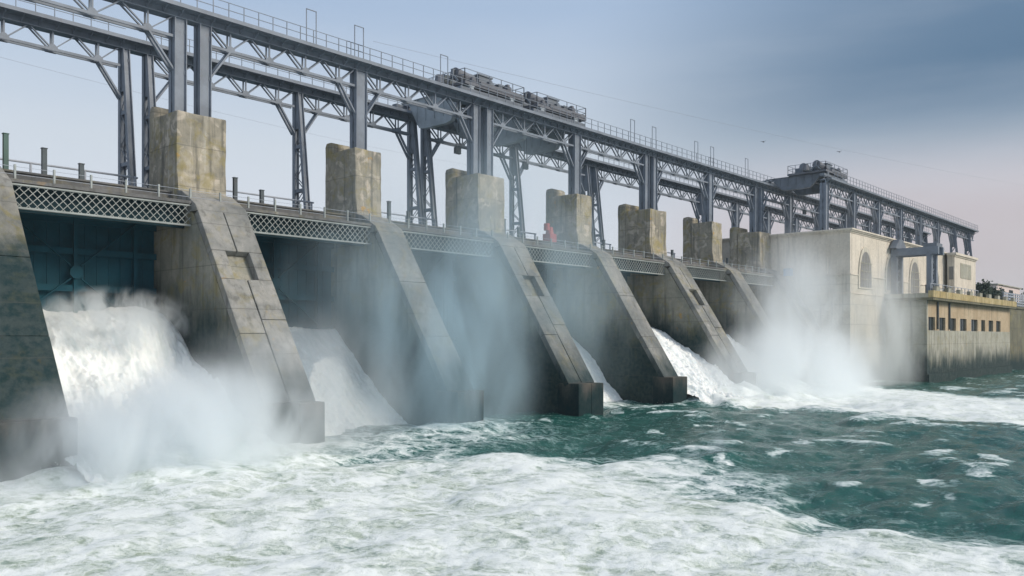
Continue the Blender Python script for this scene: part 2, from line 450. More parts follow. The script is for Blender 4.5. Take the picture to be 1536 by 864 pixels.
# ---- tall dark posts on the deck with pipe rails between
bays = ['over the biggest torrent', 'past the lichen-stained tower', 'over the dry bay', 'over the thin white spill', 'just past the black footing', 'before the last free-standing tower', 'beside the powerhouse pier']
for k in range(7):
    for j, (dx, zt, m) in enumerate(((0.0, 18.0, 'green'), (4.8, 17.5, 'steel_dark'), (6.9, 16.9, 'steel_dark'))):
        if j == 0:
            if k > 0: continue
            xx = PC[0] + 2.75
        else: xx = PC[k] + dx - (1.6 if k else 0)
        p = MB().box(xx - 0.13, xx + 0.13, 53.9, 54.12, 14.9, zt)
        p.box(xx - 0.16, xx + 0.16, 53.87, 54.15, zt, zt + 0.05).box(xx - 0.2, xx + 0.2, 53.85, 54.17, 14.951, 15.1)
        o = p.build('deck_post', M[m], None, (xx, 54, 14.95))
        tag(o, (('tall', 'green paint', 'at the edge of the wet pier'), ('taller', 'dark steel', bays[k]), ('shorter', 'dark steel', bays[k]))[j][0] + ' ' +
            (('tall', 'green paint', 'at the edge of the wet pier'), ('taller', 'dark steel', ''), ('shorter', 'dark steel', ''))[j][1] + ' post on the dam deck ' +
            ('at the edge of the wet pier' if j == 0 else bays[k]), 'post', 'posts along the dam deck')
    xa = PC[k] + half(k) + 0.1; xb = PC[k + 1] - half(k + 1) - 0.1
    r = MB().cyl((xa, 58.0, 17.3), (xb, 58.0, 17.3), 0.07, n=8).cyl((xa, 58.0, 16.35), (xb, 58.0, 16.35), 0.045, n=8)
    for i in range(4):
        xx = xa + 0.2 + (xb - xa - 0.4) * i / 3
        r.box(xx - 0.05, xx + 0.05, 57.93, 58.07, 14.95, 17.25)
    o = r.build('pipe_rail', M['steel_pale'], None, (xa, 58, 14.95))
    tag(o, 'pale pipe rail along the upstream deck edge ' + bays[k], 'rail', 'pipe rails on the upstream side')

# ================================================================== steel gantry runways
def runway(label, Y, cols, zt=28.0, railside=-1, tall=False, x_start=None, x_end=None):
    """cols: list of (x, n_columns, z_base)"""
    t = thing('gantry_runway', label, 'crane runway', (cols[0][0], Y, cols[0][2]), 'parallel steel crane runways')
    zb = zt - 1.85
    for (xc, n, z0) in cols:
        for dx in ((-0.88, 0.88) if n == 2 else (0.0,)):
            x = xc + dx; fl = 0.34
            c = MB()
            H = zb + 0.5 - z0
            long = H > 7.5
            w = 0.42 if long else 0.78 if n == 2 else 1.0
            d0 = 2.3 if long else 0.85          # spread of the two posts at the base
            yr = Y + 0.45
            # rear post and raking front post, each an I section of three plates
            def post(ya, yb_):
                for e in (-1, 1):
                    c.hexa([(x + e * w / 2 - 0.03, ya, z0), (x + e * w / 2 + 0.03, ya, z0), (x + e * w / 2 + 0.03, ya + fl, z0), (x + e * w / 2 - 0.03, ya + fl, z0),
                            (x + e * w / 2 - 0.03, yb_, zt - 0.6), (x + e * w / 2 + 0.03, yb_, zt - 0.6), (x + e * w / 2 + 0.03, yb_ + fl, zt - 0.6), (x + e * w / 2 - 0.03, yb_ + fl, zt - 0.6)])
                c.hexa([(x - w / 2 + 0.031, ya + fl / 2 - 0.02, z0), (x + w / 2 - 0.031, ya + fl / 2 - 0.02, z0), (x + w / 2 - 0.031, ya + fl / 2 + 0.02, z0), (x - w / 2 + 0.031, ya + fl / 2 + 0.02, z0),
                        (x - w / 2 + 0.031, yb_ + fl / 2 - 0.02, zt - 0.6), (x + w / 2 - 0.031, yb_ + fl / 2 - 0.02, zt - 0.6), (x + w / 2 - 0.031, yb_ + fl / 2 + 0.02, zt - 0.6), (x - w / 2 + 0.031, yb_ + fl / 2 + 0.02, zt - 0.6)])
            post(yr - fl, yr - fl)
            yft = Y - 0.45
            post(yr - d0, yft)
            # base plate and batten plates
            c.box(x - w / 2 - 0.12, x + w / 2 + 0.12, yr - d0 - 0.1, yr + 0.1, z0 - 0.02, z0 + 0.06)
            col = c.build('column', M['steel'], t)
            lc = MB(); m = max(2, int(H / (1.25 if long else 0.9)))
            def yf(z): return (yr - d0) + (yft - yr + d0) * (z - z0) / (zt - 0.6 - z0)
            for e in (-1, 1):
                xe = x + e * (w / 2 - 0.07)
                for i in range(m):
                    za = z0 + 0.2 + (H - 0.3) * i / m; zc = z0 + 0.2 + (H - 0.3) * (i + 1) / m
                    a, b = ((yf(za) + fl * 0.6, za), (yr - fl * 0.6, zc)) if i % 2 else ((yr - fl * 0.6, za), (yf(zc) + fl * 0.6, zc))
                    lc.bar((xe, a[0], a[1]), (xe, b[0], b[1]), 0.04, 0.075)
                    if i % 3 == 2: lc.box(xe - 0.035, xe + 0.035, yf(zc) + 0.1, yr - 0.1, zc - 0.14, zc + 0.14)
                # upper part closed by a web plate
                zs = z0 + H * (0.8 if long else 0.15)
                lc.hexa([(xe - 0.02, yf(zs) + fl * 0.9, zs), (xe + 0.02, yf(zs) + fl * 0.9, zs), (xe + 0.02, yr - fl * 0.9, zs), (xe - 0.02, yr - fl * 0.9, zs),
                         (xe - 0.02, yft + fl * 0.9, zt - 0.62), (xe + 0.02, yft + fl * 0.9, zt - 0.62), (xe + 0.02, yr - fl * 0.9, zt - 0.62), (xe - 0.02, yr - fl * 0.9, zt - 0.62)])
            lc.build('lacing', M['steel'], col)
    xs = [(c[0] - (0.88 + 0.39 if c[1] == 2 else 0.5), c[0] + (0.88 + 0.39 if c[1] == 2 else 0.5), c[2]) for c in cols]
    spans = [(xs[i][1], xs[i + 1][0], xs[i][2], xs[i + 1][2]) for i in range(len(xs) - 1)]
    if x_start is not None: spans.insert(0, (x_start, xs[0][0], None, xs[0][2]))
    if x_end is not None: spans.append((xs[-1][1], x_end, xs[-1][2], None))
    for (xa, xb, za, zb2) in spans:
        L = xb - xa
        s = MB()
        # bottom chord: two angles
        for e in (-0.24, 0.24): s.box(xa, xb, Y + e - 0.06, Y + e + 0.06, zb - 0.09, zb + 0.09)
        nn = max(2, int(round(L / 3.3))); p = L / nn
        bn = [xa + p * (i + 0.5) for i in range(nn)]; tn = [xa + p * i for i in range(nn + 1)]
        ztt = zt - 0.6
        for e in (-0.2, 0.2):
            for i, bx in enumerate(bn):
                s.bar((bx, Y + e, zb), (tn[i] + 0.1, Y + e, ztt), 0.08, 0.13, up=(0, 1, 0))
                s.bar((bx, Y + e, zb), (tn[i + 1] - 0.1, Y + e, ztt), 0.08, 0.13, up=(0, 1, 0))
                s.bar((bx, Y + e, zb), (bx, Y + e, ztt), 0.08, 0.11, up=(1, 0, 0))
                s.prism([(bx - 0.36, zb - 0.13), (bx + 0.36, zb - 0.13), (bx + 0.3, zb + 0.18), (bx + 0.1, zb + 0.36), (bx - 0.1, zb + 0.36), (bx - 0.3, zb + 0.18)], Y + e * 1.3 - 0.015, Y + e * 1.3 + 0.015, axis='y')
            # knee braces
            if za is not None: s.bar((xa - 0.1, Y + e, zb - 2.35), (bn[0], Y + e, zb), 0.12, 0.22, up=(0, 1, 0))
            if zb2 is not None: s.bar((xb + 0.1, Y + e, zb - 2.35), (bn[-1], Y + e, zb), 0.12, 0.22, up=(0, 1, 0))
        o = s.build('truss_span', M['steel'], t)
        # running beam, seamless across columns
    X0 = x_start if x_start is not None else xs[0][0]; X1 = x_end if x_end is not None else xs[-1][1]
    b = MB()
    b.box(X0, X1, Y - 0.42, Y + 0.42, zt - 0.599, zt - 0.53); b.box(X0, X1, Y - 0.42, Y + 0.42, zt - 0.14, zt - 0.03)
    b.box(X0, X1, Y - 0.30, Y - 0.26, zt - 0.529, zt - 0.141); b.box(X0, X1, Y + 0.26, Y + 0.30, zt - 0.529, zt - 0.141)
    n = int((X1 - X0) / 1.1)
    for i in range(n + 1):
        xx = X0 + (X1 - X0) * i / n
        b.box(xx - 0.03, xx + 0.03, Y - 0.40, Y - 0.301, zt - 0.528, zt - 0.142)
        b.bar((xx, Y - 0.40, zt - 0.5), (xx, Y - 1.05, zt - 0.12), 0.05, 0.07)
    b.build('running_beam', M['steel'], t)
    wk = MB().box(X0, X1, Y - 1.15, Y - 0.425, zt - 0.1, zt - 0.02); wk.box(X0, X1, Y - 1.2, Y - 1.152, zt - 0.16, zt + 0.1)
    wk.build('walkway', M['steel'], t)
    MB().box(X0, X1, Y - 0.06, Y + 0.06, zt - 0.029, zt + 0.14).build('crane_rail', M['rust'], t)
    for i in range(len(spans)):
        xa, xb = spans[i][0], spans[i][1]
        if i > 0: xa -= xs[0][1] - xs[0][0]
        r = MB(); n = max(1, int(round((xb - xa) / 1.15)))
        for j in range(n):
            xx = xa + (xb - xa) * j / n
            r.box(xx - 0.025, xx + 0.025, Y - 1.19, Y - 1.14, zt + 0.101, zt + 1.08)
        for zz in (0.58, 1.08): r.box(xa, xb, Y - 1.185, Y - 1.145, zt + zz - 0.02, zt + zz + 0.02)
        r.build('railing', M['steel'], t)
    return t

damc = [(x, 2 if k % 2 else 1) for k, x in enumerate(PC)]
runway('blue-grey steel runway standing on the pier towers and running over the powerhouse roof', 53.9,
       [(x - (0.15 if n == 2 else 0.0), n, 21.02) for x, n in damc[1:]] + [(122.6 + 11.2 * i, 1, 20.35 if i < 5 else 12.02) for i in range(7)], x_start=6.0)
runway('second steel runway on tall tapering legs along the upstream side of the deck', 62.6,
       [(x + (0.1 if n == 2 else 0.2), n, 14.96) for x, n in damc] + [(122.6 + 11.2 * i, 1, 20.35 if i < 5 else 12.02) for i in range(7)], x_start=-4.0, tall=True)
runway('short steel runway along the downstream edge of the powerhouse roof', 45.5,
       [(115.0 + 10.5 * i, 1, 20.35 if i < 6 else 12.02) for i in range(8)], x_end=192.5)

# hoops over the walkway
for i, (px, d, lab) in enumerate([(36.7, 0.85, 'first thin wire hoop over the gantry walkway, on the stretch before the single column'), (41.1, 0.85, 'thin wire hoop over the walkway just above the first single column'),
                                  (50.2, 0.85, 'thin wire hoop over the walkway before the paired cranes'), (79.0, 0.8, 'thin wire hoop over the walkway first after the paired cranes'),
                                  (83.4, 0.8, 'thin wire hoop above the twin columns past the paired cranes'), (93.0, 0.8, 'thin wire hoop midway between the paired cranes and the far crane'),
                                  (97.0, 0.8, 'thin wire hoop above the last single column before the powerhouse'), (106.5, 0.8, 'thin wire hoop close before the far crane')]):
    h = MB(); z0, z1 = 28.08, 30.5
    for e in (-1, 1): h.bar((px + e * d / 2, 52.74, z0), (px + e * d / 2, 52.74, z1), 0.055)
    h.bar((px - d / 2 - 0.02, 52.74, z1), (px + d / 2 + 0.02, 52.74, z1), 0.055)
    o = h.build('wire_hoop', M['steel'], None, (px, 52.74, z0)); tag(o, lab, 'hoop', 'wire hoops over the walkway')

# ================================================================== gantry cranes
def crane(label, xa, xb, yf, yr, zr, belly=2.55, gm='girder'):
    t = thing('bridge_crane', label, 'crane', ((xa + xb) / 2, (yf + yr) / 2, zr), 'bridge cranes on the runways')
    L = xb - xa
    for y in (yf, yr):
        e = MB().box(xa, xb, y - 0.32, y + 0.32, zr + 0.42, zr + 0.749)
        e.box(xa + 0.1, xa + 1.9, y - 0.24, y + 0.24, zr + 0.3, zr + 0.419).box(xb - 1.9, xb - 0.1, y - 0.24, y + 0.24, zr + 0.3, zr + 0.419)
        e.build('end_carriage', M['machine'], t)
        for xx in (xa + 0.55, xa + 1.45, xb - 1.45, xb - 0.55):
            MB().cyl((xx, y - 0.12, zr + 0.38), (xx, y + 0.12, zr + 0.38), 0.24, n=16).build('wheel', M['steel_dark'], t)
    # fish-bellied bridge girders
    m = 10; ya, yb = yf + 0.75, yr - 0.75
    for xx in (xa + 1.2, xb - 1.7):
        poly = [(yf - 0.3, zr + 0.75), (yf - 0.3, zr + 1.0), (yr + 0.3, zr + 1.0), (yr + 0.3, zr + 0.75), (yb, zr + 0.7)]
        poly += [(yb + (ya - yb) * i / m, zr + 0.7 - belly * min(1.0, 1.6 * math.sin(math.pi * i / m)) ) for i in range(1, m)]
        poly += [(ya, zr + 0.7)]
        g = MB().prism(poly, xx, xx + 0.5)
        for i in range(1, 6):
            yy = ya + (yb - ya) * i / 6
            g.box(xx - 0.10, xx - 0.002, yy - 0.04, yy + 0.04, zr + 0.9 - belly * 0.8, zr + 0.99)
        g.box(xx - 0.14, xx + 0.64, yf - 0.3, yr + 0.3, zr + 1.002, zr + 1.06)
        g.build('bridge_girder', M[gm], t)
    br = MB()
    for yy in (yf + 1.8, (yf + yr) / 2, yr - 1.8):
        br.box(xa + 1.75, xb - 1.75, yy - 0.1, yy + 0.1, zr - 0.1, zr + 0.15).box(xa + 1.75, xb - 1.75, yy - 0.1, yy + 0.1, zr + 0.7, zr + 0.9)
        br.bar((xa + 1.8, yy, zr + 0.15), (xb - 1.8, yy, zr + 0.9), 0.12); br.bar((xa + 1.8, yy, zr + 0.9), (xb - 1.8, yy, zr + 0.15), 0.12)
    br.build('cross_frame', M['machine'], t)
    # trolley with machinery
    zr -= 0.65
    yt = yf + 1.6
    tr = MB().box(xa + 0.6, xb + 0.3, yt - 1.9, yt + 3.6, zr + 1.75, zr + 2.0)
    tr.box(xa + 2.6, xb + 0.1, yt - 1.95, yt - 1.7, zr + 1.95, zr + 2.3)
    tr.build('trolley_frame', M['rust'], t)
    if True:
        MB().cyl((xa + 0.5, yt - 0.6, zr + 2.85), (xa + 2.7, yt - 0.6, zr + 2.6), 0.55, n=20).build('rope_drum', M['rust'], t, smooth=False)
        MB().cyl((xa + 1.0, yt + 1.5, zr + 2.8), (xa + 3.0, yt + 1.5, zr + 2.6), 0.55, n=20).build('rope_drum', M['machine'], t)
    mo = MB()
    mo.box(xa + 3.2, xa + 4.6, yt - 0.9, yt + 0.4, zr + 2.0, zr + 2.75).cyl((xa + 3.1, yt - 0.25, zr + 2.8), (xa + 4.7, yt - 0.25, zr + 2.8), 0.5, n=14)
    mo.build('hoist_motor', M['rust'], t)
    m2 = MB().box(xa + 5.9, xa + 7.0, yt - 0.7, yt + 0.5, zr + 2.0, zr + 2.5).cyl((xa + 5.7, yt - 0.1, zr + 2.6), (xa + 7.0, yt - 0.1, zr + 2.6), 0.38, n=14)
    m2.build('gearbox', M['rust'], t)
    for q in range(3):
        xx = xa + 1.2 + 2.4 * q
        sh = MB().cyl((xx, yt + 0.9, zr + 2.65), (xx, yt + 1.15, zr + 2.65), 0.55, n=14)
        sh.box(xx - 0.12, xx + 0.12, yt + 0.8, yt + 1.25, zr + 2.0, zr + 2.6).build('rope_sheave', M['steel_dark'], t)
        MB().box(xx + 0.7, xx + 1.25, yt - 1.5, yt - 0.95, zr + 2.0, zr + 2.45 + 0.2 * q).box(xx + 0.8, xx + 1.1, yt - 1.4, yt - 1.05, zr + 2.45 + 0.2 * q, zr + 2.7 + 0.2 * q).build('brake_box', M['machine'] if q % 2 else M['rust'], t)
    MB().cyl((xa - 0.2, yt + 0.6, zr + 2.0), (xa - 0.2, yt + 0.6, zr + 2.75), 0.5, 0.35, n=12).build('cable_reel', M['rust'], t)
    wh = MB().box(xa + 3.3, xa + 5.0, yt - 1.0, yt + 1.0, zr + 2.0, zr + 3.25).box(xa + 3.2, xa + 5.1, yt - 1.1, yt + 1.1, zr + 3.25, zr + 3.37)
    wh.box(xa + 6.1, xa + 7.4, yt - 0.9, yt + 1.2, zr + 2.0, zr + 2.95).box(xa + 6.0, xa + 7.5, yt - 1.0, yt + 1.3, zr + 2.95, zr + 3.05)
    wh.build('winch_housing', M['machine'], t)
    fr = MB()
    for xx in (xa + 0.3, xa + 2.9):
        for yy in (yt - 1.3, yt + 0.1): fr.bar((xx, yy, zr + 2.0), (xx, yt - 0.6, zr + 2.7), 0.14)
    fr.box(xa + 0.2, xa + 3.0, yt - 0.75, yt - 0.45, zr + 3.1, zr + 3.2).box(xa + 0.2, xa + 0.4, yt - 0.72, yt - 0.48, zr + 2.5, zr + 3.1).box(xa + 2.8, xa + 3.0, yt - 0.72, yt - 0.48, zr + 2.5, zr + 3.1)
    fr.build('drum_frame', M['machine'], t)
    MB().box(xa + 2.4, xa + 5.4, yt + 1.6, yt + 3.2, zr + 2.0, zr + 3.0).build('control_cabin', M['machine'], t, bevel=0.05)
    # platform railing
    r = MB(); zz = zr + 2.0
    pts = [(xa + 0.6, yt - 1.85), (xb + 0.25, yt - 1.85), (xb + 0.25, yt + 3.5), (xa + 0.6, yt + 3.5), (xa + 0.6, yt - 1.85)]
    for (p, q) in zip(pts[:-1], pts[1:]):
        n = 5
        for i in range(n + 1):
            X = p[0] + (q[0] - p[0]) * i / n; Yy = p[1] + (q[1] - p[1]) * i / n
            r.box(X - 0.03, X + 0.03, Yy - 0.03, Yy + 0.03, zz, zz + 1.1)
        for h in (0.55, 1.1): r.bar((p[0], p[1], zz + h), (q[0], q[1], zz + h), 0.05)
    r.build('platform_railing', M['steel'], t)
    # hanging hook rope
    zr += 0.65
    hk = MB()
    for d in (-0.2, 0.2): hk.cyl(((xa + xb) / 2 + d, (yf + yr) / 2, zr - 3.4), ((xa + xb) / 2 + d, (yf + yr) / 2, zr + 1.0), 0.025, n=5)
    hk.box((xa + xb) / 2 - 0.35, (xa + xb) / 2 + 0.35, (yf + yr) / 2 - 0.15, (yf + yr) / 2 + 0.15, zr - 4.0, zr - 3.4)
    hk.build('hook_block', M['steel_dark'], t)
crane('rusty gantry crane with a round drum, first of the touching pair above the dry bay', 53.0, 61.4, 53.9, 62.6, 28.0)
crane('grey gantry crane second of the touching pair, just past the twin columns', 63.0, 71.3, 53.9, 62.6, 28.0)
crane('lone dark crane perched at the corner of the powerhouse roof', 114.2, 122.5, 45.5, 53.9, 28.0, 1.5, 'machine')

# ================================================================== powerhouse
t = thing('powerhouse', 'long cream powerhouse with pointed arch windows and a cornice, past the last pier', 'building', (113.75, 41.55, -1.5))
PX0, PX1, PY0, PY1 = 113.76, 171.2, 41.55, 66.0
MB().box(PX0, PX1, PY0, PY1, 14.86, 20.3).build('wall', M['cream'], t)
MB().box(PX0 - 0.02, PX1, PY0 - 0.02, PY1, -1.5, 14.7).build('base_wall', M['base'], t)
co = MB().box(PX0 - 0.12, PX1, PY0 - 0.12, PY1, 14.701, 14.859).box(PX0 - 0.10, PX1, PY0 - 0.10, PY1, 12.2, 12.4)
co.build('string_course', M['cream'], t)
cn = MB().box(PX0 - 0.10, PX1, PY0 - 0.10, PY1, 20.301, 20.50).box(PX0 - 0.28, PX1, PY0 - 0.28, PY1, 20.501, 20.66).box(PX0 - 0.45, PX1, PY0 - 0.45, PY1, 20.661, 20.85)
cn.build('cornice', M['cream'], t)
for yy in (44.9, 48.0, 51.2):
    MB().box(PX0 - 0.07, PX0 - 0.001, yy - 0.28, yy + 0.28, 14.86, 20.3).build('pilaster', M['cream'], t)
MB().box(PX0 - 0.9, PX0 - 0.021, 49.4, 50.4, 14.9, 15.9).build('blue_box', M['blue'], t)
def arch(xc, w, z0, z1):
    h = w / 2; zs = z1 - w * 0.9; n = 8
    pts = [(xc - h, z0), (xc + h, z0), (xc + h, zs)]
    rr = w * 1.06
    for i in range(1, n): 
        a = i / n; pts.append((xc + h * math.cos(a * math.pi / 2) ** 0.85, zs + (z1 - zs) * math.sin(a * math.pi / 2)))
    pts.append((xc, z1))
    for i in range(n - 1, 0, -1):
        a = i / n; pts.append((xc - h * math.cos(a * math.pi / 2) ** 0.85, zs + (z1 - zs) * math.sin(a * math.pi / 2)))
    pts.append((xc - h, zs))
    return pts
for i, xc in enumerate((119.2, 129.9, 140.8, 151.5)):
    fr = MB().prism(arch(xc, 5.4, 13.0, 18.75), PY0 - 0.16, PY0 - 0.003, axis='y')
    f = fr.build('arched_window', M['base'], t)
    gl = MB().prism(arch(xc, 4.3, 13.2, 18.1), PY0 - 0.19, PY0 - 0.161, axis='y'); gl.build('pane', M['niche'], f)
    mu = MB()
    for dx in (-0.9, 0, 0.9): mu.box(xc + dx - 0.05, xc + dx + 0.05, PY0 - 0.22, PY0 - 0.191, 13.2, 17.4 if dx else 18.0)
    for zz in (14.3, 15.4, 16.5): mu.box(xc - 2.1, xc + 2.1, PY0 - 0.25, PY0 - 0.221, zz - 0.05, zz + 0.05)
    mu.build('glazing_bars', M['plinth'], f)
# end block with a small upper window and a blank panel
EX0, EX1, EY = 157.2, 171.0, 39.9
MB().box(EX0, EX1, EY, PY0 - 0.5, 8.0, 20.1).build('end_block', M['cream'], t)
ec = MB().box(EX0 - 0.15, EX1 + 0.15, EY - 0.15, PY0 - 0.5, 20.101, 20.35).box(EX0 - 0.35, EX1 + 0.35, EY - 0.35, PY0 - 0.5, 20.351, 20.75)
ec.build('block_cornice', M['cream'], t)
MB().box(EX0 - 0.05, EX0 - 0.002, 40.1, 40.75, 16.2, 18.4).build('side_window', M['niche'], t)
MB().box(EX0 + 3.6, EX0 + 10.5, EY - 0.06, EY - 0.002, 16.6, 19.2).build('wall_panel', M['plinth'], t)

# lower terrace block
t = thing('draft_tube_block', 'low ochre block with a row of small dark windows on a grey plinth', 'building', (127.6, 35.9, -2))
TX0, TX1, TY0 = 127.6, 178.5, 35.95
MB().box(TX0, TX0 + 0.6, TY0 + 0.001, PY0 - 0.05, -2, 11.6).build('end_wall', M['plinth'], t)
MB().box(TX0 + 0.02, TX1, TY0 - 0.02, TY0 + 0.6, -2, 7.35).build('plinth_wall', M['plinth'], t)
# window row: wall above and piers between windows
MB().box(TX0 + 0.601, TX1, TY0 + 0.02, TY0 + 0.6, 9.25, 11.6).build('ochre_wall', M['ochre'], t)
wins = [(128.6 + 5.65 * i, 132.2 + 5.65 * i) for i in range(8)]
wins = [(128.4, 131.6), (133.7, 136.8), (139.3, 142.5), (144.8, 148.6), (151.4, 155.4), (157.8, 160.4), (162.8, 166.0), (168.2, 171.4)]
prev = TX0 + 0.601
for a, b in wins:
    if a - prev > 0.05: MB().box(prev, a, TY0 + 0.02, TY0 + 0.6, 7.351, 9.249).build('window_pier', M['ochre'], t)
    w_ = MB().box(a, b, TY0 + 0.30, TY0 + 0.34, 7.351, 9.249).build('window', M['glass'], t)
    MB().box((a + b) / 2 - 0.06, (a + b) / 2 + 0.06, TY0 + 0.24, TY0 + 0.299, 7.36, 9.24).build('mullion', M['steel_dark'], w_)
    prev = b
MB().box(prev, TX1, TY0 + 0.02, TY0 + 0.6, 7.351, 9.249).build('window_pier', M['ochre'], t)
for xx in (131.9, 137.9):
    MB().cyl((xx + 0.5, TY0 - 0.15, 7.5), (xx + 0.5, TY0 - 0.15, 11.5), 0.14, n=8).build('downpipe', M['steel_dark'], t)
MB().box(TX0 - 0.35, TX1, TY0 - 0.4, TY0 - 0.021, -2, 1.15).build('footing_ledge', M['plinth'], t)
MB().box(TX0 - 0.7, TX1 + 0.3, TY0 - 1.0, PY0 - 0.06, 11.601, 11.95).build('terrace_slab', M['retain'], t)
MB().box(TX0 - 0.75, TX1 + 0.3, TY0 - 1.08, TY0 - 0.4, 11.951, 12.9).build('parapet', M['ochre_stain'], t)
MB().box(TX0 - 0.75, TX0 - 0.2, TY0 - 0.39, PY0 - 0.07, 11.951, 12.55).build('side_parapet', M['plinth'], t)
for i in range(17):
    xx = TX0 + 1 + 3.0 * i
    if i % 2 == 0: MB().box(xx, xx + 1.5, TY0 - 1.0, TY0 - 0.5, 12.901, 13.55).build('parapet_pillar', M['plinth'], t)
MB().box(TX0 + 0.61, TX1 - 0.01, TY0 + 1.6, TY0 + 1.8, -2, 11.6).build('inner_wall', M['steel_dark'], t)

# blue-grey portal crane on the terrace
t = thing('portal_gantry', 'blue-grey steel portal frame with a gabled head standing on the terrace', 'crane', (131, 38, 11.95))
for yy, ww in ((41.0, 1.0), (36.2, 0.85)):
    for dx in (-1.2, 1.2):
        l = MB().box(131 + dx - 0.35, 131 + dx + 0.35, yy - ww / 2 * 0.8, yy + ww / 2 * 0.8, 11.951, 18.2)
        l.box(131 + dx - 0.5, 131 + dx + 0.5, yy - ww / 2, yy + ww / 2, 11.952, 12.4)
        l.build('leg', M['steel'], t)
    cb = MB()
    for z in (13.6, 15.2, 16.8):
        cb.bar((129.9, yy, z), (132.1, yy, z + 1.2), 0.14); cb.bar((129.9, yy, z + 1.2), (132.1, yy, z), 0.14)
    cb.build('leg_bracing', M['steel'], t)
for dx in (-1.2, 1.2):
    MB().box(131 + dx - 0.3, 131 + dx + 0.3, 35.0, 41.4, 18.201, 19.3).build('head_beam', M['steel'], t)
gb = MB().prism([(128.4, 19.301), (133.6, 19.301), (131.9, 20.7), (130.1, 20.7)], 40.4, 41.3, axis='y')
gb.build('gabled_head', M['machine'], t)
MB().box(129.6, 132.4, 35.2, 37.0, 19.302, 19.8).build('end_winch', M['machine'], t)

# terrace clutter seen over the parapet
for i, (xx, lab) in enumerate(((134.5, 'rust-brown drum standing on the terrace between the portal legs'), )):
    o = MB().cyl((xx, 37.5, 11.951), (xx, 37.5, 14.0), 0.6, n=14).cyl((xx, 37.5, 14.001), (xx, 37.5, 14.15), 0.64, n=14).build('metal_drum', M['rust'], None, (xx, 37.5, 11.95))
    tag(o, lab, 'drum')
t = thing('terrace_fence', 'grey pipe fence along the terrace edge beside the portal frame', 'fence', (129, 35.6, 11.95))
for i in range(14):
    xx = 128.4 + i * 2.0
    MB().box(xx - 0.05, xx + 0.05, 35.62, 35.72, 11.951, 14.0).build('post', M['steel_pale'], t)
MB().box(128.3, 154.5, 35.64, 35.70, 13.3, 13.38).build('rail', M['steel_pale'], t)
MB().box(128.3, 154.5, 35.64, 35.70, 13.95, 14.03).build('rail', M['steel_pale'], t)

# red machine on the deck by the fourth tower
o = MB().box(66.6, 67.6, 54.4, 55.4, 14.96, 16.9).cyl((67.1, 54.9, 16.9), (67.1, 54.9, 17.6), 0.45, 0.3, n=12).cyl((66.4, 54.7, 17.2), (66.4, 54.7, 17.9), 0.3, n=10).build('valve_housing', M['red'], None, (67, 55, 14.96))
tag(o, 'red valve housing on the deck beside the narrow crane-side tower', 'machine')

# ================================================================== far bank: retaining wall, fence, house, trees
rw = MB().box(178.6, 420, 36.6, 38.0, -2.2, 11.9).box(178.6, 420, 36.3, 38.2, 11.901, 12.25)
o = rw.build('retaining_wall', M['retain'], None, (178.6, 36.6, -2)); tag(o, 'dark stained retaining wall running on past the ochre block', 'wall')
b = MB().box(178.6, 900, 38.2, 420, 8, 12.0).build('riverbank', M['soil'], None, (300, 60, 8)); tag(b, kind='structure')
hill = MB().prism([(196.5, 12.002), (900, 12.002), (900, 21), (330, 18.5), (260, 15.5)], 50, 400, axis='y').build('hill', M['soil'], None, (300, 120, 12)); tag(hill, kind='structure')
t = thing('street_fence', 'pale grey slatted fence on the bank above the retaining wall', 'fence', (179, 37, 12.25))
for i in range(60):
    xx = 179 + i * 2.0
    MB().box(xx - 0.09, xx + 0.09, 37.0, 37.18, 12.251, 14.9).build('post', M['steel_pale'], t)
fm = MB()
for z in (12.7, 13.2, 13.7, 14.2, 14.7): fm.box(178.9, 299, 37.06, 37.12, z - 0.13, z + 0.13)
fm.build('slat_panel', M['steel_pale'], t)
t = thing('flat_roofed_house', 'small pale pink flat-roofed house with two dark windows on the far bank', 'house', (281, 60, 15.5))
MB().box(281, 312, 60, 72, 13.0, 21.9).build('wall', M['house'], t)
MB().box(280.6, 312.4, 59.6, 72.4, 21.901, 22.2).build('roof', M['plinth'], t)
for a in (285.5, 297.0):
    w_ = MB().box(a, a + 5.0, 59.93, 59.997, 17.6, 21.0).build('window', M['glass'], t)
    MB().box(a - 0.4, a + 5.4, 59.8, 59.929, 17.1, 17.55).build('sill', M['house'], w_)

def tree(x, y, z, h, rad, seed, label):
    rnd = random.Random(seed)
    t = thing('bank_tree', label, 'tree', (x, y, z), 'trees on the far bank')
    tr = MB().cyl((x, y, z), (x + 0.2, y, z + h * 0.55), 0.3, 0.16, n=8)
    cl = []
    for i in range(7):
        a = rnd.uniform(0, 6.28); rr = rad * rnd.uniform(0.2, 0.75); zz = z + h * rnd.uniform(0.45, 0.9)
        c = (x + rr * math.cos(a), y + rr * math.sin(a), zz); cl.append(c)
        tr.cyl((x + 0.1, y, z + h * 0.4), c, 0.12, 0.05, n=6)
    tr.build('trunk', M['bark'], t)
    v = MB()
    for c in cl:
        for j in range(150):
            d = Vector((rnd.gauss(0, 1), rnd.gauss(0, 1), rnd.gauss(0, 0.8))) * rad * 0.27
            p = Vector(c) + d
            a = Vector((rnd.uniform(-1, 1), rnd.uniform(-1, 1), rnd.uniform(-1, 1))).normalized() * rnd.uniform(0.2, 0.45)
            bb = a.orthogonal().normalized() * rnd.uniform(0.12, 0.3)
            i = len(v.v); v.v += [tuple(p - a), tuple(p + bb), tuple(p + a), tuple(p - bb)]; v.f.append((i, i + 1, i + 2, i + 3))
    me = v.build('crown', M['leaf'], t)
tree(201, 46, 12.1, 6.0, 2.2, 1, 'dark rounded tree just past the end of the cream powerhouse')
tree(238, 52, 13.2, 6.0, 3.0, 2, 'dark low tree standing midway between powerhouse and pink house')
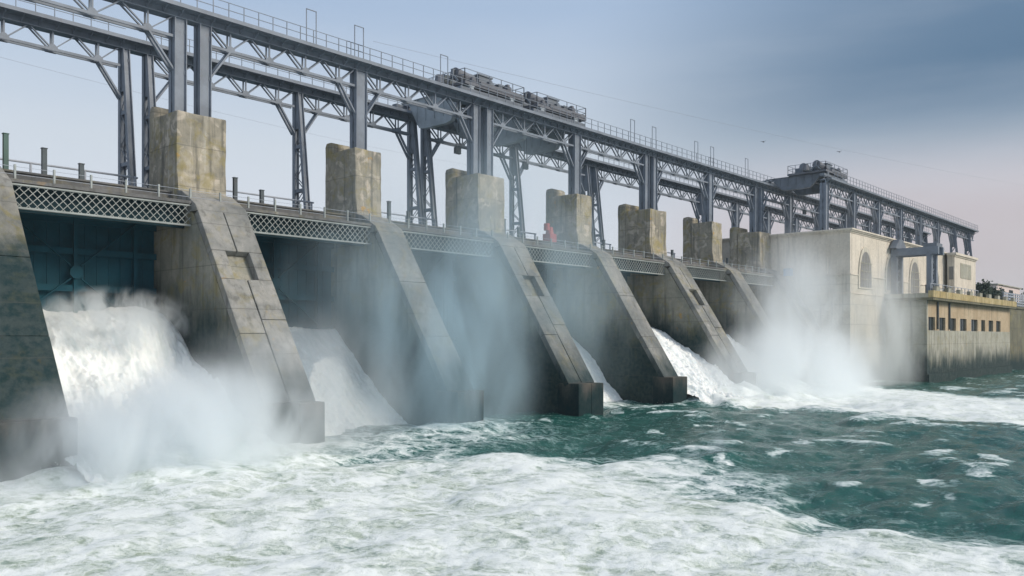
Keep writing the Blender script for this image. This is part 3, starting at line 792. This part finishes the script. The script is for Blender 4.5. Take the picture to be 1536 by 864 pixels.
tree(262, 58, 14.2, 5.5, 2.8, 3, 'dark bushy tree against the wall of the pink house')
tree(322, 56, 15.0, 9.0, 5.5, 4, 'dark tree beyond the far corner of the pink house')

# overhead wires
def wire(name, a, b, sag, label, r=0.02):
    w = MB(); n = 24; pts = []
    for i in range(n + 1):
        f = i / n; p = Vector(a).lerp(Vector(b), f); p.z -= sag * 4 * f * (1 - f); pts.append(p)
    for p, q in zip(pts[:-1], pts[1:]): w.cyl(p, q, r, n=5)
    o = w.build(name, M['wire'], None, a); return tag(o, label, 'wire', 'overhead wires')
def ray(px, py, d):
    a = R(CAM_AZ); xc = (px - 768) / FPX * d
    return (d * math.sin(a) + xc * math.cos(a), d * math.cos(a) - xc * math.sin(a), CAM_H - (py - YH) / FPX * d)
wire('overhead_wire', ray(-60, 70, 120), ray(760, 255, 330), 2.0, 'thin overhead wire seen low between the tall steel legs', 0.022)
wire('overhead_wire', ray(560, 62, 110), ray(1700, 300, 420), 3.0, 'thin overhead wire high across the sky above the cranes', 0.018)
def bird(loc, label):
    b = MB(); x, y, z = loc
    b.cyl((x - 0.22, y, z), (x + 0.1, y, z + 0.03), 0.05, 0.09, n=8); b.cyl((x + 0.1, y, z + 0.03), (x + 0.28, y, z + 0.06), 0.09, 0.03, n=8)
    for e in (-1, 1):
        i = len(b.v); b.v += [(x + 0.1, y + e * 0.05, z + 0.05), (x + 0.05, y + e * 0.25, z + 0.15), (x - 0.1, y + e * 0.45, z + 0.1), (x - 0.12, y + e * 0.05, z + 0.03)]
        b.f.append((i, i + 1, i + 2, i + 3))
    o = b.build('bird', M['bird'], None, loc); tag(o, label, 'bird', 'birds in flight')
bird(ray(1145, 213, 120), 'small dark bird flying higher, before the lone far crane')
bird(ray(1259, 228, 125), 'small dark bird flying just above the lone far crane')

# ================================================================== river
rng = np.random.default_rng(3)
def ocean_tile(N, Lm, wind, wdir, seed, chop):
    g = np.random.default_rng(seed)
    k = 2 * np.pi * np.fft.fftfreq(N, Lm / N); kx, ky = np.meshgrid(k, k, indexing='ij'); kk = np.hypot(kx, ky); kk[0, 0] = 1e-6
    Lw = wind ** 2 / 9.81
    Ph = np.exp(-1 / (kk * Lw) ** 2) / kk ** 4 * (0.35 + 0.65 * ((kx * wdir[0] + ky * wdir[1]) / kk) ** 2) * np.exp(-(kk * 0.06) ** 2); Ph[0, 0] = 0
    h = (g.normal(size=(N, N)) + 1j * g.normal(size=(N, N))) * np.sqrt(Ph)
    H = np.fft.ifft2(h).real; s = 1 / H.std()
    dx = np.fft.ifft2(1j * kx / kk * h).real * s; dy = np.fft.ifft2(1j * ky / kk * h).real * s
    return H * s, dx, dy
def samp(tile, X, Y, Lm):
    N = tile.shape[0]; u = (X / Lm * N) % N; v = (Y / Lm * N) % N
    i = np.floor(u).astype(int); j = np.floor(v).astype(int); fu = u - i; fv = v - j
    i %= N; j %= N; i2 = (i + 1) % N; j2 = (j + 1) % N
    return tile[i, j] * (1 - fu) * (1 - fv) + tile[i2, j] * fu * (1 - fv) + tile[i, j2] * (1 - fu) * fv + tile[i2, j2] * fu * fv
def sst(x, a, b):
    t_ = np.clip((x - a) / (b - a), 0, 1); return t_ * t_ * (3 - 2 * t_)
az_f = np.arange(8, 92, 0.17)
az = np.radians(np.concatenate([np.linspace(-80, 7, 30), az_f, np.linspace(92.5, 175, 30)]))
rr = np.concatenate([np.geomspace(4, 14, 24)[:-1], np.geomspace(14, 240, 430), np.geomspace(260, 3000, 22)])
A, RR = np.meshgrid(az, rr, indexing='ij')
X = RR * np.sin(A); Y = RR * np.cos(A)
tA = ocean_tile(256, 41.0, 5.0, (0.6, -0.8), 11, 1.0); tB = ocean_tile(256, 13.7, 3.2, (0.2, -0.98), 12, 1.0); tC = ocean_tile(256, 67.0, 9.0, (0.1, -1.0), 13, 1.0)
fade = 1 - sst(RR, 150, 260)
wob = samp(tC[0], X * 0.6, Y * 0.6, 67.0)
# water thrown out by the gates runs straight downstream in broad white bands
edge = np.interp(Y, [-20, 0, 6, 12, 17, 23, 28, 33, 40, 60], [26, 29, 31.5, 34, 36.5, 37.5, 34.5, 32, 31, 31])
n1 = samp(tA[0], X, Y, 41.0); n2 = samp(tB[0], X, Y, 13.7)
fgb = sst(edge + 1.6 * wob + 1.5 * n1 + 0.5 * n2 - X, -7.0, 9.0) * sst(Y + 0.25 * (X - 20) + 1.5 * wob, 0, 6)
rgt = sst(X - (70.5 + 1.6 * wob), -1.5, 3.0) * sst(101 + 4 * wob - X + 0.25 * Y, -3, 5) * sst(Y + 2 * wob, -10, 12) 
mid = np.exp(-((X - 37) / 7.5) ** 2) * np.exp(-((Y - 41) / 7.0) ** 2) * 0.52
thin = np.exp(-((X - 64) / 4.0) ** 2) * np.exp(-((Y - 46) / 2.0) ** 2) * 0.8
foam = np.clip(np.maximum.reduce([fgb, rgt * 1.45, mid, thin]), 0, 1.45)
calm = 1 - sst(X, 60, 110) * 0.35
Z = (0.17 * samp(tA[0], X, Y, 41.0) + 0.055 * samp(tB[0], X, Y, 13.7)) * calm
turb = np.maximum(fgb, rgt * 0.9)
t1 = 1 - np.abs(samp(tB[0], X + 3 * wob, Y, 17.0)) / 1.2
t2 = 1 - np.abs(samp(tB[0], X * 2.3 + 5, Y * 2.1 + wob, 13.7)) / 1.2
Z += turb * (0.07 * samp(tC[0], X * 2.2, Y * 2.2, 67.0) + 0.03 * t1 + 0.03 * t2)
bumpy = np.exp(-((Y - 41.5) / 4.5) ** 2)
Z += bumpy * (sst(X, 13, 17) * sst(X, 29, 25) * 0.9 + sst(X, 70, 73) * sst(X, 112, 100) * 0.8) * (0.7 + 0.3 * samp(tB[0], X, Y, 13.7))
Z += 0.5 * np.exp(-(((X - 40.0) / 2.2) ** 2 + ((Y - 21.5) / 1.0) ** 2)) * (0.6 + 0.5 * t1)
ch = 0.13 * calm
Z *= 1 - 0.45 * fgb
DX = -ch * samp(tA[1], X, Y, 41.0) - 0.04 * samp(tB[1], X, Y, 13.7); DY = -ch * samp(tA[2], X, Y, 41.0) - 0.04 * samp(tB[2], X, Y, 13.7)
cap = sst(0.8 * samp(tA[0], X, Y, 41.0) + 0.55 * samp(tB[0], X, Y, 13.7) + 0.35 * samp(tC[0], X * 1.7, Y * 1.7, 67.0), 1.05, 2.0)
cap = np.maximum(cap, 0.9 * sst(samp(tB[0], X * 1.35 + 3, Y * 1.35, 13.7) + 0.5 * n1, 1.6, 2.6))
cap *= 1 - sst(X, 55, 120) * 0.4
Z *= fade; DX *= fade; DY *= fade
na, nr = X.shape
co = np.stack([X + DX, Y + DY, Z], -1).reshape(-1, 3)
ii, jj = np.meshgrid(np.arange(na - 1), np.arange(nr - 1), indexing='ij')
q = np.stack([ii * nr + jj, ii * nr + jj + 1, (ii + 1) * nr + jj + 1, (ii + 1) * nr + jj], -1).reshape(-1, 4)
def grid_mesh(name, co, q, attrs=None):
    me = bpy.data.meshes.new(name)
    me.vertices.add(len(co)); me.vertices.foreach_set('co', co.astype(np.float32).ravel())
    me.loops.add(q.size); me.loops.foreach_set('vertex_index', q.astype(np.int32).ravel())
    me.polygons.add(len(q)); me.polygons.foreach_set('loop_start', np.arange(0, q.size, 4, dtype=np.int32))
    me.update(calc_edges=True); me.validate()
    me.polygons.foreach_set('use_smooth', np.ones(len(q), bool))
    for n, a in (attrs or {}).items():
        at = me.attributes.new(n, 'FLOAT', 'POINT'); at.data.foreach_set('value', a.astype(np.float32).ravel())
    return me

m, t = newmat('river_water')
P = t.pos
fo = t.node('ShaderNodeAttribute', attribute_name='foam').outputs['Fac']
ca = t.node('ShaderNodeAttribute', attribute_name='cap').outputs['Fac']
P2 = t.scale(P, 1.25, 0.8, 1.0)
w1 = t.noise(P2, 0.42, 10, 0.68, 2.6)
w2 = t.noise(P2, 2.1, 9, 0.7, 2.0)
w3 = t.noise(t.vmath('ADD', P2, (31.0, 7.0, 3.0)), 0.34, 5, 0.6, 1.0)
nz = t.math('ADD', t.math('MULTIPLY', w1, 0.55), t.math('MULTIPLY', w2, 0.45))
lv = t.math('ADD', t.math('MULTIPLY', fo, 0.50), t.math('MULTIPLY', ca, 0.30))
mm = t.math('ADD', lv, t.math('MULTIPLY', t.math('SUBTRACT', nz, 0.5), 2.8))
# linked threads of foam round patches of clearer water
wc = t.node('ShaderNodeTexNoise', ins={'Vector': P, 'Scale': 0.55, 'Detail': 5.0, 'Roughness': 0.6}).outputs['Color']
wp = t.vmath('ADD', P2, t.vmath('MULTIPLY', t.vmath('SUBTRACT', wc, (0.5, 0.5, 0.5)), (4.0, 4.0, 0.0)))
def lace(sc_, w_):
    d_ = t.node('ShaderNodeTexVoronoi', feature='DISTANCE_TO_EDGE', ins={'Vector': wp, 'Scale': sc_}).outputs['Distance']
    return t.rng(d_, w_, 0.0)
lc_ = t.math('ADD', t.math('MULTIPLY', lace(0.42, 0.16), 0.42), t.math('MULTIPLY', lace(1.25, 0.2), 0.26))
mm = t.math('ADD', mm, t.math('MULTIPLY', lc_, t.rng(t.math('ADD', fo, t.math('MULTIPLY', ca, 0.8)), 0.02, 0.40)))
white = t.rng(mm, 0.29, 1.05, smooth=False)
thinf = t.rng(mm, 0.04, 0.55, smooth=False)
n3 = t.noise(P, 0.5, 4, 0.6)
water_c = t.mix(n3, c4((0.007, 0.062, 0.053)), c4((0.022, 0.118, 0.100)))
water_c = t.mix(t.math('MULTIPLY', t.rng(fo, 0.55, 1.0), 0.9), water_c, t.mix(t.rng(w3, 0.35, 0.65), c4((0.17, 0.27, 0.26)), c4((0.27, 0.33, 0.20))))   # water full of air is milky
thin_c = t.mix(t.rng(fo, 0.5, 1.0), c4((0.26, 0.38, 0.38)), c4((0.50, 0.58, 0.51)))
foam_c = t.mix(thinf, water_c, thin_c)
foam_c = t.mix(white, foam_c, c4((0.82, 0.868, 0.868)))
hb = t.math('ADD', t.math('MULTIPLY', t.noise(t.scale(P, 1.0, 1.4, 1.0), 1.5, 7, 0.62, 0.5), 1.0), t.math('MULTIPLY', white, t.math('MULTIPLY', w2, 0.5)))
bw = t.node('ShaderNodeBump', ins={'Strength': t.rng(white, 0, 1, 0.7, 0.34), 'Distance': 0.2, 'Height': hb})
pb = t.node('ShaderNodeBsdfPrincipled', ins={'Base Color': foam_c, 'Roughness': t.rng(thinf, 0, 1, 0.14, 0.85), 'IOR': 1.33, 'Specular IOR Level': t.rng(thinf, 0, 1, 0.26, 0.08), 'Normal': bw.outputs[0]})
t.l.new(pb.outputs[0], t.node('ShaderNodeOutputMaterial').inputs[0])
M['river'] = m
me = grid_mesh('river', co, q, {'foam': foam, 'cap': cap}); me.materials.append(M['river'])
riv = bpy.data.objects.new('river', me); COL.objects.link(riv); tag(riv, kind='structure')
# reservoir behind the dam and its far shore
o = MB().box(-900, 178, 66.1, 2500, 8, 12.6).build('reservoir', M['reservoir'], None, (0, 400, 8)); tag(o, kind='structure')

# ================================================================== torrents
m, t = newmat('white_water')
P = t.pos
a1 = t.noise(t.scale(P, 2.6, 0.5, 0.5), 1.0, 6, 0.62, 0.6); a2 = t.noise(P, 1.6, 6, 0.65, 1.0)
mx = t.math('ADD', t.math('MULTIPLY', a1, 0.8), t.math('MULTIPLY', a2, 0.2))
colw = t.mix(t.rng(mx, 0.34, 0.54), c4((0.72, 0.77, 0.77)), c4((0.84, 0.87, 0.87)))
bw = t.node('ShaderNodeBump', ins={'Strength': 0.35, 'Distance': 0.14, 'Height': mx})
pb = t.node('ShaderNodeBsdfPrincipled', ins={'Base Color': colw, 'Roughness': 0.9, 'Specular IOR Level': 0.1, 'Subsurface Weight': 0.6, 'Subsurface Radius': (0.6, 0.65, 0.7), 'Subsurface Scale': 0.7, 'Normal': bw.outputs[0]})
t.l.new(pb.outputs[0], t.node('ShaderNodeOutputMaterial').inputs[0])
M['jet'] = m
def jet(label, xa, xb, prof, rough, hump, seed, nx=170, ny=220):
    """a sheet of broken water leaving a gate: profile (y, z) swept across the bay and torn up by noise; closed underneath"""
    prof = np.array(prof, float); d = np.r_[0, np.cumsum(np.hypot(*np.diff(prof, axis=0).T))]; s = np.linspace(0, d[-1], ny)
    py = np.interp(s, d, prof[:, 0]); pz = np.interp(s, d, prof[:, 1])
    for _ in range(6): py[1:-1] = (py[:-2] + 2 * py[1:-1] + py[2:]) / 4; pz[1:-1] = (pz[:-2] + 2 * pz[1:-1] + pz[2:]) / 4
    xs = np.linspace(xa, xb, nx); v = []
    ty = np.gradient(py); tz = np.gradient(pz); ln = np.hypot(ty, tz); ny_, nz_ = tz / ln, -ty / ln
    ny_, nz_ = np.where(nz_ < 0, -ny_, ny_), np.abs(nz_)
    for i, x in enumerate(xs):
        f = i / (nx - 1)
        for j in range(ny):
            g = j / (ny - 1); grow = min(1.0, 0.25 + 1.6 * g)
            p = Vector((x * 0.9 + seed * 17.3, s[j] * 0.42, seed))
            n = mnoise.fractal(p * 0.55, 1.0, 2.0, 3) * 0.9 + abs(mnoise.fractal(Vector((x * 1.8, s[j] * 1.1, seed + 4.0)), 0.75, 2.2, 5)) * 0.62 + mnoise.fractal(Vector((x * 3.0, s[j] * 0.9, seed)), 0.8, 2.2, 3) * 0.22
            h = hump(f, g)
            k = rough * grow * n + h
            v.append((x, py[j] + ny_[j] * k, pz[j] + nz_[j] * k))
    co = np.array(v); ii, jj = np.meshgrid(np.arange(nx - 1), np.arange(ny - 1), indexing='ij')
    q = np.stack([ii * ny + jj, (ii + 1) * ny + jj, (ii + 1) * ny + jj + 1, ii * ny + jj + 1], -1).reshape(-1, 4)
    me = grid_mesh('torrent', co - np.array([(xa + xb) / 2, 50, 0]), q); me.materials.append(M['jet'])
    o = bpy.data.objects.new('torrent', me); COL.objects.link(o); o.location = ((xa + xb) / 2, 50, 0)
    tag(o, label, 'torrent', 'torrents pouring from the gates')
    return co
jets = []
jets.append(jet('huge churning white torrent bursting from the gate next to the wet cut-off pier', 15.3, 26.34, [(56.2, 7.9), (55.0, 7.6), (52.4, 6.0), (49.6, 4.0), (46.2, 2.1), (42.4, 0.7), (38.5, -0.35), (36.0, -0.8)], 0.75,
    lambda f, g: 1.7 * math.exp(-((f - 0.80) / 0.19) ** 2) * math.exp(-((g - 0.16) / 0.12) ** 2) + 0.5 * math.exp(-((f - 0.36) / 0.10) ** 2) * math.exp(-((g - 0.2) / 0.12) ** 2) + 0.7 * math.exp(-((f - 0.05) / 0.3) ** 2) * math.exp(-((g - 0.3) / 0.25) ** 2), 1))
jets.append(jet('smooth white torrent sliding down behind the wide lichen-stained pier', 29.8, 40.7, [(56.4, 7.5), (55.2, 6.9), (53.6, 5.4), (50.5, 2.7), (47.4, 0.4), (45.8, -0.7)], 0.34, lambda f, g: 0.55 * math.exp(-((f - 0.62) / 0.28) ** 2) * math.sin(math.pi * min(1, g * 1.3)) ** 2, 2))
jets.append(jet('thin white spill sliding past the black footing', 57.8, 68.75, [(56.2, 7.3), (54.0, 6.7), (51.4, 5.0), (48.9, 2.0), (46.6, -0.2), (45.4, -0.9)], 0.30, lambda f, g: 0.0, 3))
jets.append(jet('thick white torrent pouring out just past the black footing', 71.25, 82.45, [(56.2, 8.0), (54.0, 8.0), (50.6, 6.9), (47.8, 5.0), (45.0, 3.1), (41.4, 1.0), (38.0, -0.3), (36, -0.8)], 0.6, lambda f, g: 0.4 * math.exp(-((f - 0.3) / 0.3) ** 2), 4))
jets.append(jet('white torrent mostly hidden by spray before the last free-standing pier', 85.85, 96.9, [(56.2, 7.8), (54.0, 7.6), (50.6, 6.4), (47.8, 4.4), (44.6, 2.2), (41.0, 0.6), (38.0, -0.3), (36, -0.8)], 0.6, lambda f, g: 0.3, 5))
jets.append(jet('white torrent mostly hidden by spray beside the powerhouse pier', 99.4, 110.3, [(56.2, 7.8), (54.0, 7.6), (50.6, 6.4), (47.8, 4.4), (44.6, 2.2), (41.0, 0.6), (38.0, -0.3), (36, -0.8)], 0.6, lambda f, g: 0.3, 6))
# flung droplets and torn scraps of water along the torrents and wave crests
m, t = newmat('spray_water'); finish(t, c4((0.86, 0.88, 0.89)), 0.9, None); M['spray'] = m
sp = MB(); rnd = random.Random(5)
def drop(p, r):
    i = len(sp.v); x, y, z = p
    sp.v += [(x + r, y, z), (x - r * 0.5, y + r * 0.87, z), (x - r * 0.5, y - r * 0.87, z), (x, y, z + r * 1.3)]
    sp.f += [(i, i + 1, i + 3), (i + 1, i + 2, i + 3), (i + 2, i, i + 3), (i, i + 2, i + 1)]
for ji, (cj, n, hmax) in enumerate(zip(jets, (5200, 900, 300, 2200, 1200, 1200), (1.0, 0.3, 0.25, 0.8, 0.8, 0.8))):
    for _ in range(n):
        p = cj[rnd.randrange(len(cj))]; e = rnd.expovariate(7.0 / hmax)
        drop((p[0] + rnd.gauss(0, 0.1), p[1] - e * 0.5 + rnd.gauss(0, 0.1), p[2] + e), rnd.uniform(0.006, 0.022))
fl = co; 
sel = np.where(((foam.ravel() > 0.35) | (cap.ravel() > 0.5)) & (RR.ravel() < 110) & (RR.ravel() > 14) & (Z.ravel() > 0.33))[0]
for i in rng.choice(sel, min(len(sel), 3500), replace=False):
    p = fl[i]; drop((p[0] + rnd.gauss(0, 0.15), p[1] + rnd.gauss(0, 0.15), p[2] + rnd.expovariate(9)), rnd.uniform(0.008, 0.03))
for _ in range(3500):                            # a splash thrown up by a breaking crest
    e = rnd.expovariate(2.2); drop((40.2 + rnd.gauss(0, 0.16 + 0.12 / (0.4 + e)), 21.5 + rnd.gauss(0, 0.3), 0.25 + min(e, 1.7)), rnd.uniform(0.004, 0.014))
o = sp.build('spray_droplets', M['spray'], None, (50, 40, 0)); tag(o, 'flung droplets over the torrents and wave crests', 'spray', kind='stuff')

# ================================================================== drifting spray (real volumes of air full of droplets)
def plume(label, c, r, dens, nscale=0.16, lo=0.38, hi=0.72, soft=0.25, stretch=(1, 1, 0.6), grad=None, detail=4, col=(0.95, 0.98, 1.0)):
    m = bpy.data.materials.new('spray_mist'); m.use_nodes = True
    t = NT(m.node_tree); t.n.clear()
    ob = t.node('ShaderNodeTexCoord').outputs['Object']
    pos = t.vmath('ADD', t.vmath('MULTIPLY', ob, r), c)
    rad = t.vmath('LENGTH', ob)
    fall = t.rng(rad, 1.0, soft)
    n = t.noise(t.scale(pos, *stretch), nscale, detail, 0.55, 0.7)
    d = t.math('MULTIPLY', fall, t.rng(n, lo, hi))
    if grad: d = t.math('MULTIPLY', d, t.rng(t.xyz(pos)[2], grad[1], grad[0]))
    d = t.math('MULTIPLY', d, dens)
    v = t.node('ShaderNodeVolumePrincipled', ins={'Color': c4(col), 'Density': d, 'Anisotropy': 0.15})
    t.l.new(v.outputs[0], t.node('ShaderNodeOutputMaterial').inputs['Volume'])
    me = bpy.data.meshes.new('spray_mist'); bm = bmesh.new(); bmesh.ops.create_icosphere(bm, subdivisions=3, radius=1.03); bm.to_mesh(me); bm.free()
    me.materials.append(m)
    o = bpy.data.objects.new('spray_mist', me); COL.objects.link(o); o.location = c; o.scale = r
    tag(o, label, 'mist', kind='stuff'); return o
VEIL_SHADE = (0.74, 0.91, 1.0)  # blue tint puts the skylit shade into the colour of the thin spray
plume('dense white spray at the foot of the biggest torrent', (19.5, 39.5, 1.2), (8.5, 6.5, 4.8), 1.0, 0.42, 0.38, 0.62, soft=0.3, detail=5)
plume('spray cloud torn off the crest of the biggest torrent', (22.0, 51.5, 7.4), (5.0, 4.6, 2.2), 0.9, 0.8, 0.48, 0.62, soft=0.45, detail=5)
plume('spray rolling round the foot of the lichen-stained pier', (27.0, 40.0, 2.0), (9.5, 4.5, 7.0), 0.36, 0.26, 0.34, 0.66, soft=0.15, detail=5)
plume('low spray drifting past the wet cut-off pier', (8.5, 36.5, -0.4), (5.5, 4.0, 3.0), 0.5, 0.3, 0.34, 0.64)
plume('veil of spray before the second gate', (35.5, 47.5, 9.0), (7.0, 4.0, 6.5), 0.08, 0.3, 0.36, 0.68, stretch=(1, 1, 0.45), col=VEIL_SHADE)
plume('tall veil of spray in front of the misty narrow pier', (41.5, 42.5, 5.0), (9.0, 5.5, 12.0), 0.34, 0.28, 0.38, 0.66, stretch=(1, 1, 0.35), col=VEIL_SHADE)
plume('thin veil of spray across the dry bay up to the towers', (50.0, 46.0, 9.0), (20.0, 8.0, 16.5), 0.11, 0.16, 0.36, 0.68, stretch=(1, 1, 0.45), col=VEIL_SHADE)
plume('thick white spray boiling in front of the last two piers', (93.0, 40.0, 1.5), (23.0, 8.5, 8.0), 0.45, 0.24, 0.34, 0.62, soft=0.25, detail=5)
plume('tall spray column against the side of the powerhouse', (100.0, 42.5, 8.0), (18.0, 6.5, 13.0), 0.25, 0.22, 0.38, 0.66, soft=0.2, stretch=(1, 1, 0.5), detail=5)
plume('second spray column in front of the powerhouse corner', (116.5, 37.5, 5.5), (13.0, 4.0, 14.0), 0.28, 0.24, 0.36, 0.64, stretch=(1, 1, 0.35), detail=5)

# ================================================================== damp air over the whole valley
hz, t = newmat('haze'); t.n.clear()
v = t.node('ShaderNodeVolumePrincipled', ins={'Color': c4((0.80, 0.92, 1.0)), 'Density': 0.0002, 'Anisotropy': 0.0})
t.l.new(v.outputs[0], t.node('ShaderNodeOutputMaterial').inputs['Volume'])
o = MB().box(-3100, 3100, -3100, 3100, -4.0, 95.0).build('haze', hz, None, (0, 0, 0)); tag(o, kind='stuff')
